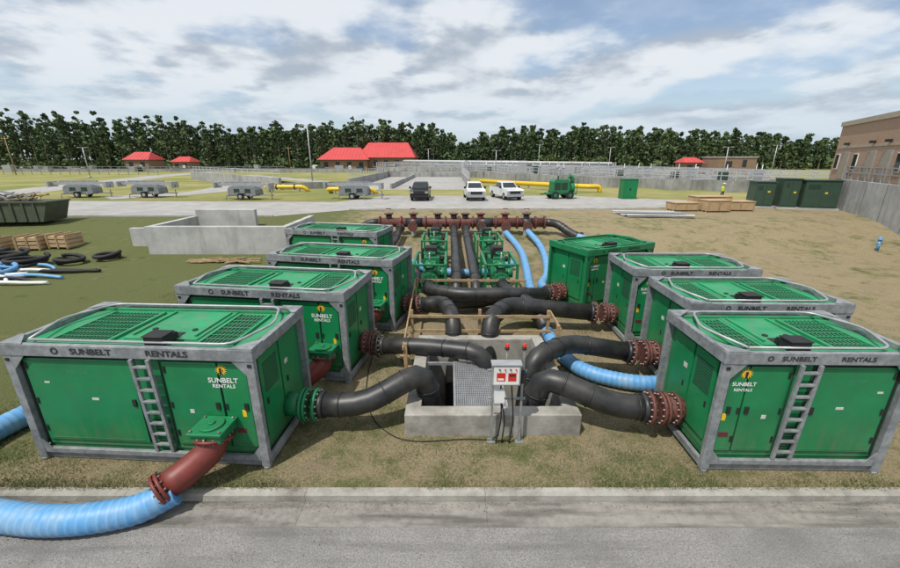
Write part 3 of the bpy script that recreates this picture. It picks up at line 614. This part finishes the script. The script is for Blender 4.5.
def trailer(x,y,rz):
    e=empty('light_tower_trailer',(x,y,U),rz)
    q=B(); q.prism([(-1.6,.55),(-1.55,1.15),(-1.3,1.38),(-.9,1.45),(1.0,1.45),(1.35,1.35),(1.55,1.1),(1.6,.55)],-.75,.75,TG); q.box((-1.75,-.7,.42),(1.75,.7,.54),GALV); q.obj('body',e,bevel=.08)
    q=B(); q.beam((-3.2,0,1.60),(2.9,0,1.66),.30,.28,STEEL); q.beam((-2.4,0,1.84),(1.9,0,1.84),.18,.18,GALV)
    for k in(-.35,.35): q.box((-3.4,k-.3,1.25),(-3.21,k+.3,1.85),STEEL); q.box((2.9,k-.28,1.1),(3.2,k+.28,1.8),STEEL)
    q.beam((1.7,0,.5),(3.3,0,.5),.12,.12,GALV); q.cyl((3.1,0,0),(3.1,0,.9),.05,GALV,8); q.obj('mast',e)
    q=B()
    for s in(-.85,.85): q.cyl((-.1,s-.1,.36),(-.1,s+.1,.36),.36,TIRE,18); q.cyl((-.1,s-.11,.36),(-.1,s+.11,.36),.18,STEEL,12)
    for xx in(-.9,.4): q.box((xx,-.756,.75),(xx+.7,-.751,1.2),GDARK)
    q.box((-.6,-1.0,.75),(.4,-.76,.79),GALV)
    for sx in(-1.5,1.4):
        q.beam((sx,-.75,.45),(sx,-1.3,.45),.08,.08,GALV); q.cyl((sx,-1.3,0),(sx,-1.3,.6),.04,GALV,8)
    q.obj('wheels_and_outriggers',e)
trailer(-43.5,48,.05); trailer(-35.6,48,-.03); trailer(-23,45.5,-.12); trailer(-10.8,46,-.08)
def truck(x,y,rz,paint):
    e=empty('pickup_truck',(x,y,U+.006),rz)
    q=B()
    q.prism([(-2.75,.55),(-2.8,.95),(-2.72,1.12),(-1.35,1.22),(-1.25,1.24),(2.75,1.24),(2.8,.6),(1.9,.5),(-1.9,.5)],-.97,.97,paint,axis='x'); q.obj('body',e,bevel=.06)
    q=B()
    vs=[(-.92,-1.35,1.2),(.92,-1.35,1.2),(.74,-.55,1.86),(-.74,-.55,1.86),(-.74,.75,1.9),(.74,.75,1.9),(-.92,1.1,1.2),(.92,1.1,1.2)]
    q.add(vs,[(0,1,2,3),(3,2,5,4),(4,5,7,6),(0,3,4,6),(1,7,5,2)],paint); q.obj('cab',e,bevel=.03)
    q=B(); q.add([(-.80,-1.27,1.29),(.80,-1.27,1.29),(.68,-.66,1.80),(-.68,-.66,1.80)],[(0,1,2,3)],GLASS)
    for s in(-1,1): q.add([(s*.925,-1.05,1.27),(s*.925,.95,1.27),(s*.79,.68,1.80),(s*.775,-.5,1.80)],[(0,1,2,3)],GLASS)
    q.box((-.62,-2.83,.72),(.62,-2.80,1.02),BLKM); 
    for s in(-1,1): q.box((s*.78-.15,-2.825,.82),(s*.78+.15,-2.79,1.04),STEEL); q.box((s*1.12-.11,-1.2,1.22),(s*1.12+.11,-1.1,1.45),BLKM)
    q.box((-.98,-2.93,.42),(.98,-2.80,.66),STEEL if paint is CARW else BLKM); q.box((-.7,-2.80,.3),(.7,-2.7,.42),BLKM); q.box((-.82,1.3,1.243),(.82,2.7,1.25),BLKM); q.obj('trim',e)
    q=B()
    for s in(-.86,.86):
        for yy in(-1.85,1.8): q.cyl((s-.13,yy,.4),(s+.13,yy,.4),.4,TIRE,20); q.cyl((s-.14,yy,.4),(s+.14,yy,.4),.22,STEEL,12)
    q.obj('wheels',e)
truck(-3.3,46,0,CARB); truck(2.7,46,.05,CARW); truck(6.4,46.6,.25,CARW)
e=empty('trailer_pump',(12.7,46.5,U),.1)
q=B(); q.prism([(-1.1,.7),(-1.1,1.9),(-.9,2.1),(.5,2.1),(.7,1.9),(.7,.7)],-.75,.75,GREENB); q.box((-1.7,-.7,.5),(1.7,.7,.69),GREEN); q.cyl((1.1,0,1.2),(1.5,0,1.2),.55,GREENB,24); q.obj('body',e,bevel=.04)
q=B()
for s in(-.85,.85):
    for xx in(-.9,.8): q.cyl((xx,s-.14,.42),(xx,s+.14,.42),.42,TIRE,18); q.cyl((xx,s-.15,.42),(xx,s+.15,.42),.2,GREENB,12)
q.tube(fillet([(1.3,0,1.6),(1.3,0,2.3),(.9,0,2.5)],.2,3),.22,GREENB,16); q.flange((.9,0,2.5),(-.4,0,.2),.34,GREENB,.08,8); q.cyl((-.4,0,2.1),(-.4,0,2.55),.07,BLKM,10); q.box((-1.0,-.76,1.0),(-.3,-.752,1.8),GDARK); q.box((-.2,-.76,1.0),(.5,-.752,1.8),GDARK)
for s in(-.65,.65): q.beam((1.65,s,.69),(1.65,s,2.2),.06,.06,GREEN)
q.beam((1.65,-.65,2.2),(1.65,.65,2.2),.06,.06,GREEN); q.beam((-1.7,0,.55),(-2.4,0,.5),.1,.1,BLKM); q.obj('wheels_and_fittings',e)
e=empty('green_cabinet',(20.3,46.2,U)); q=B(); q.box((-.8,-.6,0),(.8,.6,2.15),GREENB); q.box((-.85,-.65,2.152),(.85,.65,2.22),GREENB); q.box((-.75,-.62,.2),(-.03,-.602,2.0),GREEN); q.box((.03,-.62,.2),(.75,-.602,2.0),GREEN); q.box((-.1,-.64,1.0),(.1,-.621,1.2),BLKM); q.obj('case',e,bevel=.02)
for x,y,w_,h_ in((29.2,38.0,1.5,2.3),(30.9,37.2,1.3,2.6),(33.0,36.4,2.6,2.5)):
    e=empty('transformer_cabinet',(x,y,U),-.3); q=B(); q.box((-w_/2,-.9,.15),(w_/2,.9,h_),CABG); q.box((-w_/2-.06,-.96,h_+.002),(w_/2+.06,.96,h_+.08),CABG); q.box((-w_/2-.15,-1.05,-.1),(w_/2+.15,1.05,.148),CONCL)
    q.box((-w_/2+.08,-.93,.3),(-.03,-.902,h_-.15),CABG); q.box((.03,-.93,.3),(w_/2-.08,-.902,h_-.15),CABG); q.box((-w_/2+.2,-.94,h_-.7),(-.2,-.931,h_-.3),GDARK); q.box((.2,-.94,1.4),(.4,-.931,1.55),YEL); q.obj('case',e,bevel=.02)
e=empty('brick_building',(37.9,40.9,U),math.atan2(-.89,-.46))
bm_=bpy.data.materials.new('brick'); bm_.use_nodes=True; nt=bm_.node_tree;N=nt.nodes;K=nt.links; b=N['Principled BSDF']; b.inputs['Roughness'].default_value=.9
tcn=N.new('ShaderNodeTexCoord'); mp=N.new('ShaderNodeMapping'); mp.inputs['Rotation'].default_value=(R(90),0,0); K.new(tcn.outputs['Object'],mp.inputs[0]); br=N.new('ShaderNodeTexBrick'); br.inputs['Scale'].default_value=3.5; br.inputs['Color1'].default_value=(.40,.25,.16,1); br.inputs['Color2'].default_value=(.33,.20,.13,1); br.inputs['Mortar'].default_value=(.42,.36,.30,1); K.new(mp.outputs[0],br.inputs['Vector']); K.new(br.outputs['Color'],b.inputs['Base Color'])
PAR=mk('parapet',(.42,.36,.29),None,2,.8); DT=mk('door_tan',(.35,.3,.24),None,3,.6)
q=B(); q.box((0,0,0),(26,14,7.4),bm_); q.obj('walls',e)
q=B(); q.box((-.12,-.12,7.3),(26.1,14.1,7.7),PAR); q.box((.3,-.05,5.3),(25.9,-.005,5.5),PAR); q.box((-.08,-.06,-.01),(26.05,14.05,.35),CONCL); q.obj('roof_parapet',e)
q=B()
for x in(2.2,7.5,10.2,14,18,22):
    q.box((x-.1,-.06,2.55),(x+1.5,-.004,5.0),STEEL); q.box((x,-.09,2.6),(x+.68,-.061,4.9),DT); q.box((x+.72,-.09,2.6),(x+1.4,-.061,4.9),DT)
    q.box((x+.5,-.35,5.55),(x+.8,-.02,5.75),BLKM)
for x in(.6,4.8,12.5,16): q.box((x,-.06,3.4),(x+.9,-.004,4.8),WHITE); q.box((x+.08,-.08,3.48),(x+.82,-.061,4.72),GLASS)
q.obj('doors_and_windows',e)
e=empty('terrace_wall',(35.3,36.8,U),math.atan2(-.89,-.46))
q=B(); q.box((0,0,-.5),(22,.35,2.6),CONCL); q.box((0,.351,-.5),(22,2.2,2.45),CONCL)
for k in range(8): q.box((-.3*(k+1),.4,-.3),(-.3*k-.002,1.9,2.45-.3*(k+1)),CONCL)
for k in range(6): q.box((2+3.4*k,-.006,-.4),(2.04+3.4*k,.0,2.6),GDARK)
q.obj('wall',e)
r=B(); railing(r,(0.1,.18),(22,.18),2.6,m=STEEL,t=.08,sp_=1.3,h=1.1)
r.beam((-2.5,.4,1.1),(0,.4,3.5),.06,.06,STEEL); r.beam((-2.5,1.9,1.1),(0,1.9,3.5),.06,.06,STEEL); r.beam((-2.5,1.9,.6),(0,1.9,3.0),.06,.06,STEEL); r.beam((-2.5,.4,.6),(0,.4,3.0),.06,.06,STEEL)
for k in range(4): r.box((-.7*k-.05,.38,0),(-.7*k,.43,3.4-.66*k),STEEL); r.box((-.7*k-.05,1.88,0),(-.7*k,1.93,3.4-.66*k),STEEL)
r.obj('railing',e)
for x,y,w_,h_ in((20.4,35.2,2.1,.7),(22.8,34.6,2.0,.95),(25.2,35.3,2.3,.8),(23.6,36.6,3.2,1.1)):
    e=empty('plywood_crate',(x,y,U),random.uniform(-.15,.1)); q=B(); q.box((-w_/2,-.7,.12),(w_/2,.7,h_),PLY)
    for k in(-.45,0,.45): q.box((-w_/2,k-.06,0),(w_/2,k+.06,.118),WOOD)
    for xx in(-w_/2+.05,0,w_/2-.05): q.box((xx-.05,-.73,.12),(xx+.05,-.702,h_),WOOD)
    q.box((-w_/2-.04,-.74,h_+.002),(w_/2+.04,.74,h_+.05),PLY); q.obj('crate',e)
e=empty('plank_stack',(16.3,32.0,U)); q=B()
for k in range(22):
    a=random.uniform(-.1,.1); y=random.uniform(-1.6,1.6); q.box((-2.6,y-.10,.02+.06*(k%4)),(2.4,y+.10,.07+.06*(k%4)),WHITE if k%3==0 else STEEL,rot=(0,0,a-.12))
q.obj('planks',e)
e=empty('waste_skip',(-31,28.5,gz(28.5)),.1); q=B(); q.prism([(-2.4,.2),(-2.9,1.5),(2.9,1.5),(2.4,.2)],-1,1,OLIVE); q.box((-2.95,-1.08,1.502),(2.95,1.08,1.6),OLIVE)
for k in range(7): q.box((-2.3+.72*k,-1.07,.25),(-2.18+.72*k,-1.003,1.48),OLIVE)
for k in range(30): q.beam((random.uniform(-2.5,2),random.uniform(-.8,.8),1.65),(random.uniform(-2,2.5),random.uniform(-.8,.8),random.uniform(1.7,2.3)),.12,.05,random.choice((WOOD,GALV,BLKM)))
q.obj('skip',e)
for x,y in((-25.2,23.6),(-23.6,23.9),(-27.2,23.2)):
    e=empty('wooden_crate',(x,y,gz(y)),random.uniform(-.3,.3)); q=B()
    for k in range(3): q.box((-.7,-.5,.08+k*.24),(.7,.5,.26+k*.24),PLY)
    for xx in(-.6,0,.6): q.box((xx-.05,-.53,0),(xx+.05,.53,.85),WOOD)
    q.obj('crate',e)
def coil(x,y,r,m,n=4,tr=.10):
    q=B(); P=[]; ph=random.random()*6
    for k in range(n*24+1):
        a=k*2*math.pi/24; rr=r*(1+.12*math.sin(a*.37+ph)+.05*math.sin(a*2.1)); P.append((rr*math.cos(a),rr*.85*math.sin(a),tr+.05*math.sin(a*1.3+ph)+tr*1.3*k/24))
    q.tube(P,tr,m,10); return q.obj('hose_coil',loc=(x,y,gz(y)),rz=random.random()*3)
for x,y,r,m,n in((-22.3,20.2,.8,BLKM,3),(-20.6,20.8,.6,BLKM,2),(-23.9,20.6,.9,BLKM,4),(-22.2,18.6,.8,BLUE,2),(-24.3,18.8,.9,BLKM,3),(-25.8,21.4,.9,BLKM,4),(-19.2,21.6,.5,BLKM,2),(-26,18.6,.9,BLKM,2)): coil(x,y,r,m,n)
q=B()
for k in range(12):
    x=random.uniform(-25,-20);y=random.uniform(17,19.4);a=random.uniform(-.7,.8); q.tube(smoothpath([(x,y,.1),(x+1.0,y+a,.16),(x+2.0,y+a*.6,.12),(x+2.8,y-a*.5,.09)],.25),.08,random.choice((WHITE,BLUE2,BLKM,BLKM,GALV)),8)
q.obj('hose_pile')
q=B()
for k in range(14): x=random.uniform(-15,-12); q.beam((x,random.uniform(20.6,21.6),.08),(x+random.uniform(1,2.4),random.uniform(20.4,21.8),.1+.05*(k%3)),.1,.05,WOOD)
q.obj('lumber_pile')
e=empty('standpipe',(25.6,23.2,gz(23.2))); q=B(); q.cyl((0,0,0),(0,0,.65),.08,BLUE,12); q.cyl((0,0,.65),(0,0,.73),.12,BLUE,12); q.sphere((0,0,.74),.10,BLUE,10); q.cyl((-.18,0,.48),(.18,0,.48),.05,BLUE,10); q.obj('standpipe_body',e)
# ------------------------------------------------------------------ far buildings
def house(name,x,y,w_,d_,h_,rh,rz=0,hip=.25,wall=BRICKT,over=1.0):
    e=empty(name,(x,y,U),rz); q=B(); q.box((-w_/2,-d_/2,0),(w_/2,d_/2,h_),wall); q.obj('walls',e)
    q=B(); a=w_/2+over;b_=d_/2+over; t=w_/2-w_*hip
    vs=[(-a,-b_,h_),(a,-b_,h_),(a,b_,h_),(-a,b_,h_),(-t,0,h_+rh),(t,0,h_+rh)]
    q.add(vs,[(0,1,5,4),(1,2,5),(2,3,4,5),(3,0,4),(3,2,1,0)],REDROOF)
    n=int(w_/1.2)
    for k in range(1,n):
        xx=-a+2*a*k/n; f=min(1,(a-abs(xx))/(a-t+.001)); q.beam((xx,-b_,h_+.03),(xx if abs(xx)<t else math.copysign(min(abs(xx),t+(a-t)*(1-f)),xx),-b_*(1-f),h_+rh*f+.03),.06,.06,REDROOF)
    q.obj('roof',e)
    q=B(); n=max(2,int(w_/4))
    for k in range(n):
        xx=-w_/2+w_*(k+.5)/n; q.box((xx-.8,-d_/2-.05,h_*.35),(xx+.8,-d_/2-.004,h_*.8),GLASS); q.box((xx-.9,-d_/2-.09,h_*.3),(xx+.9,-d_/2-.051,h_*.34),CONCL)
    q.box((w_*.1,-d_/2-.06,0),(w_*.1+1.1,-d_/2-.003,2.2),WHITE); q.obj('windows_and_door',e)
house('red_roof_building',-41,166,18,14,4.2,4.6,hip=.2); house('red_roof_building',-25,170,21,16,5.0,5.8,hip=.12)
house('red_roof_kiosk',-121,164,9,9,4.2,2.9,hip=.15,over=.6); house('red_roof_kiosk',-106,166,6.5,7,3.4,2.0,hip=.15,over=.6)
house('red_roof_kiosk',74,128,5,6,3.4,1.5,hip=.12,over=.5)
e=empty('flat_roof_building',(84,124,U)); q=B(); q.box((-6,-4,0),(5,4,4.8),BRICKT); q.box((-6.2,-4.2,4.802),(5.2,4.2,5.1),CONCL); q.box((1,-4.06,2.2),(2.2,-4.004,4.2),GLASS); q.box((-4,-4.06,2.2),(-2,-4.004,3.8),GLASS); q.obj('walls',e)
def pole(name,x,y,h,arm=True):
    e=empty(name,(x,y,U)); q=B(); q.cyl((0,0,0),(0,0,h),.13,STEEL if name=='street_lamp' else WOOD,10,r2=.08)
    if name=='street_lamp':
        q.beam((-.9,0,h),(.9,0,h),.08,.08,STEEL); q.box((-1.2,-.2,h-.05),(-.7,.2,h+.1),STEEL); q.box((.7,-.2,h-.05),(1.2,.2,h+.1),STEEL); q.cyl((0,0,0),(0,0,.5),.3,CONCL,12)
    else:
        q.beam((-1.1,0,h-.6),(1.1,0,h-.6),.12,.14,WOOD)
        for k in(-.9,0,.9): q.cyl((k,0,h-.5),(k,0,h-.25),.06,STEEL,8)
    q.obj('pole_shaft',e)
pole('street_lamp',-23.6,70,9.6); pole('utility_pole',-125,118,10.5); pole('street_lamp',-88,100,7); pole('street_lamp',12,108,6.5); pole('street_lamp',30,140,9); pole('street_lamp',64,96,7); pole('street_lamp',90,115,8); pole('utility_pole',-62,160,9)
pole('street_lamp',-8,154,8); pole('street_lamp',52,135,8)
def person(x,y,rz,vest):
    joints=[((0,0,.98),.145),((0,0,1.22),.15),((0,0,1.42),.16),((0,0,1.53),.06),((0,-.02,1.66),.10),((0,-.02,1.76),.085),
     ((.19,0,1.42),.065),((.24,-.02,1.14),.045),((.22,-.16,.92),.035),((-.19,0,1.42),.065),((-.25,.02,1.14),.045),((-.24,-.06,.88),.035),
     ((.10,0,.90),.095),((.12,-.04,.50),.065),((.12,.0,.09),.045),((.13,-.16,.04),.04),((-.10,0,.90),.095),((-.12,.06,.50),.065),((-.13,.10,.09),.045),((-.13,-.06,.04),.04)]
    ed=[(0,1),(1,2),(2,3),(3,4),(4,5),(2,6),(6,7),(7,8),(2,9),(9,10),(10,11),(0,12),(12,13),(13,14),(14,15),(0,16),(16,17),(17,18),(18,19)]
    me=bpy.data.meshes.new('body'); me.from_pydata([j[0] for j in joints],ed,[]); o=bpy.data.objects.new('t',me); COL.objects.link(o)
    o.modifiers.new('s','SKIN'); sv=me.skin_vertices[0].data
    for i,j in enumerate(joints): sv[i].radius=(j[1],j[1]*.8)
    sv[0].use_root=True
    ss=o.modifiers.new('u','SUBSURF'); ss.levels=2; ss.render_levels=2
    dg=bpy.context.evaluated_depsgraph_get(); m2=bpy.data.meshes.new_from_object(o.evaluated_get(dg)); bpy.data.objects.remove(o)
    m2.materials.clear()
    for m in(SKIN,vest,DENIM,BLKM): m2.materials.append(m)
    for p in m2.polygons:
        z=p.center.z; p.use_smooth=True; ax=abs(p.center.x)
        p.material_index= 0 if z>1.52 else (3 if z<.1 else (2 if z<.98 and ax<.2 else (1 if z>1.0 and ax<.3 and not(z<1.2 and ax>.2) else 0)))
    e=empty('person',(x,y,U),rz); b=bpy.data.objects.new('body',m2); COL.objects.link(b); b.parent=e
    q=B(); q.sphere((0,-.02,1.77),.125,WHITE,12,(1,1.1,.7)); q.cyl((0,-.08,1.76),(0,-.08,1.775),.16,WHITE,14)
    for s,wy,wz in((1,-.16,.92),(-1,-.06,.88)):
        wx=.22 if s>0 else -.24
        for k in range(4): q.tube([(wx+.018*(k-1.5),wy-.01,wz),(wx+.018*(k-1.5),wy-.035,wz-.06),(wx+.018*(k-1.5),wy-.025,wz-.10+.006*abs(k-2))],.009,SKIN,6)
        q.tube([(wx-s*.02,wy-.01,wz),(wx-s*.04,wy-.04,wz-.03),(wx-s*.03,wy-.05,wz-.06)],.010,SKIN,6)
    q.sphere((0,-.125,1.66),.018,SKIN,8); q.obj('hard_hat_and_hands',e)
person(30.0,44.5,.3,HIVIS)
# ------------------------------------------------------------------ tree line
LEAF=[mk('foliage_a',(.055,.088,.038),(.082,.118,.052),.3,.9,spec=.1),mk('foliage_b',(.09,.13,.056),(.115,.155,.072),.3,.9,spec=.1),mk('foliage_c',(.038,.06,.033),(.055,.08,.043),.3,.9,spec=.1)]  # leaf greens lightened so distance haze is painted into the colour
BARK=mk('bark',(.17,.14,.11),(.11,.09,.07),1,.95)
V=[];M=[]
def clumps(c,rad,n,size,mi,shell=.45):
    u=rng.normal(size=(n,3)); u/=np.linalg.norm(u,axis=1)[:,None]; rr=shell+(1-shell)*rng.random(n)
    p=np.array(c)+u*rr[:,None]*np.array(rad)
    a=rng.normal(size=(n,3)); a/=np.linalg.norm(a,axis=1)[:,None]; bb=np.cross(a,rng.normal(size=(n,3))); bb/=np.linalg.norm(bb,axis=1)[:,None]
    s=size*(.5+rng.random(n))[:,None]
    V.append(np.stack([p-a*s-bb*s*.4,p+a*s*.4-bb*s,p+a*s+bb*s*.5,p-a*s*.3+bb*s],1).reshape(-1,3)); M.append(np.where(rng.random(n)<.7,mi,rng.integers(0,3,n)))
trunks=B()
def top(ang):
    xs_=[-60,-48,-40,-34,-30,-27,-22,-10,-3,0,1.5,4,8,14,20,30,40,48,60]; hs=[27,27,25,24,22,19,21,22.5,21,17,12.5,16,20.5,19.5,20,18.5,16,14.5,14]
    return np.interp(ang,xs_,hs)
for row in range(4):
    nn=150
    for k in range(nn):
        ang=-58+116*(k+random.random())/nn; dist=184+row*10+random.uniform(-4,4)
        a=R(ang); dd=dist/max(math.cos(a),.62)*.98; x=dd*math.sin(a); y=dd*math.cos(a)
        dpt=y/200
        h=5.4+(top(ang)-5.4)*random.choice((.74,.84,.90,.96,1.0,1.08))*(1+.06*math.sin(ang*1.9)+.04*math.sin(ang*4.7))*dpt
        lean=random.uniform(-.5,.5)
        if row<2:
            trunks.tube([(x,y,U-.5),(x+lean*.5,y,h*.5),(x+lean,y,h*.92)],.2,BARK,6,rr=[.26,.2,.07],cap=False)
        nb=random.randint(7,10) if row<2 else 6; base=random.uniform(.25,.45); tree_m=random.choice((0,0,1,2))
        wide=random.uniform(.8,1.35)
        for j in range(nb):
            t=(j+random.random())/nb; z=h*(base+(.97-base)*t); rr=(3.0*(1-.72*t)+.3)*random.uniform(.7,1.1)*wide; ox,oy=random.uniform(-1,1)*1.9*(1-t),random.uniform(-1,1)*1.7*(1-t)
            clumps((x+lean*t+ox,y+oy,z),(rr,rr,rr*.6),32 if row<2 else 20,.42 if row<2 else .6,tree_m if random.random()<.6 else random.choice((0,1,2)),.3)
        clumps((x+random.uniform(-3,3),y-2,3.5),(3.5,2.5,3.6),30,.6,random.choice((0,1,1)),.2)
        if row>=2: clumps((x,y,h*.4),(3.6,2.5,h*.36),50,1.0,2,.1)
V=np.concatenate(V); M=np.concatenate(M); nq=len(M)
me=bpy.data.meshes.new('distant_treeline'); me.vertices.add(nq*4); me.vertices.foreach_set('co',V.astype(np.float32).ravel()); me.loops.add(nq*4); me.loops.foreach_set('vertex_index',np.arange(nq*4,dtype=np.int32)); me.polygons.add(nq); me.polygons.foreach_set('loop_start',np.arange(0,nq*4,4,dtype=np.int32)); me.polygons.foreach_set('loop_total',np.full(nq,4,dtype=np.int32))
for m in LEAF: me.materials.append(m)
me.polygons.foreach_set('material_index',M.astype(np.int32)); me.update(); me.validate()
e=empty('distant_treeline'); o=bpy.data.objects.new('foliage',me); COL.objects.link(o); o.parent=e; trunks.obj('trunks',e)
# ------------------------------------------------------------------ grass blades
def grass(name,n,xr,yr,hr,wd,strip=False):
    x=rng.uniform(*xr,n); y=yr[0]+(yr[1]-yr[0])*rng.random(n)**1.5
    keep=~((x>-.95)&(x<2.7)&(y>6.75)&(y<10.85)); dens=np.sin(x*1.7+np.sin(y*1.3)*2)+np.sin(y*2.1+x*.6)+np.sin(x*4.3-y*3.1)*.6+rng.normal(size=n)*.8; keep&=dens>-.4
    keep&=~((x>-3)&(x<4)&(y>11)&(rng.random(n)<.6))
    x=x[keep];y=y[keep];dd=dens[keep];n=len(x); t=np.clip((y-21)/9,0,1); z=1.1*t*t*(3-2*t)
    h=rng.uniform(*hr,n)*(1+.25*np.clip(dd,0,2)); a=rng.random(n)*6.283; wx=np.cos(a)*wd;wy=np.sin(a)*wd; lx=rng.normal(size=n)*h*.6; ly=rng.normal(size=n)*h*.6
    v=np.stack([np.stack([x-wx,y-wy,z-.005],1),np.stack([x+wx,y+wy,z-.005],1),np.stack([x+lx,y+ly,z+h],1)],1).reshape(-1,3)
    me=bpy.data.meshes.new(name); me.vertices.add(n*3); me.vertices.foreach_set('co',v.astype(np.float32).ravel()); me.loops.add(n*3); me.loops.foreach_set('vertex_index',np.arange(n*3,dtype=np.int32)); me.polygons.add(n); me.polygons.foreach_set('loop_start',np.arange(0,n*3,3,dtype=np.int32)); me.polygons.foreach_set('loop_total',np.full(n,3,dtype=np.int32))
    for m in(mk('blade_green',(.09,.13,.04),(.06,.09,.03),2,.8,spec=.1),mk('blade_dry',(.34,.29,.18),(.26,.22,.13),2,.8,spec=.1),mk('blade_olive',(.18,.185,.08),(.12,.13,.05),2,.8,spec=.1)): me.materials.append(m)
    pg=np.clip(.18+.16*dd,.05,.6); u=rng.random(n); mi=np.where(u<pg,0,np.where(u<pg+.3,2,1))
    me.polygons.foreach_set('material_index',mi.astype(np.int32)); me.update(); me.validate(); o=bpy.data.objects.new(name,me); COL.objects.link(o)
grass('grass',170000,(-12,12),(5.46,20),(.018,.05),.006)
grass('kerbside_grass',9000,(-10,10),(5.40,5.62),(.03,.08),.005)
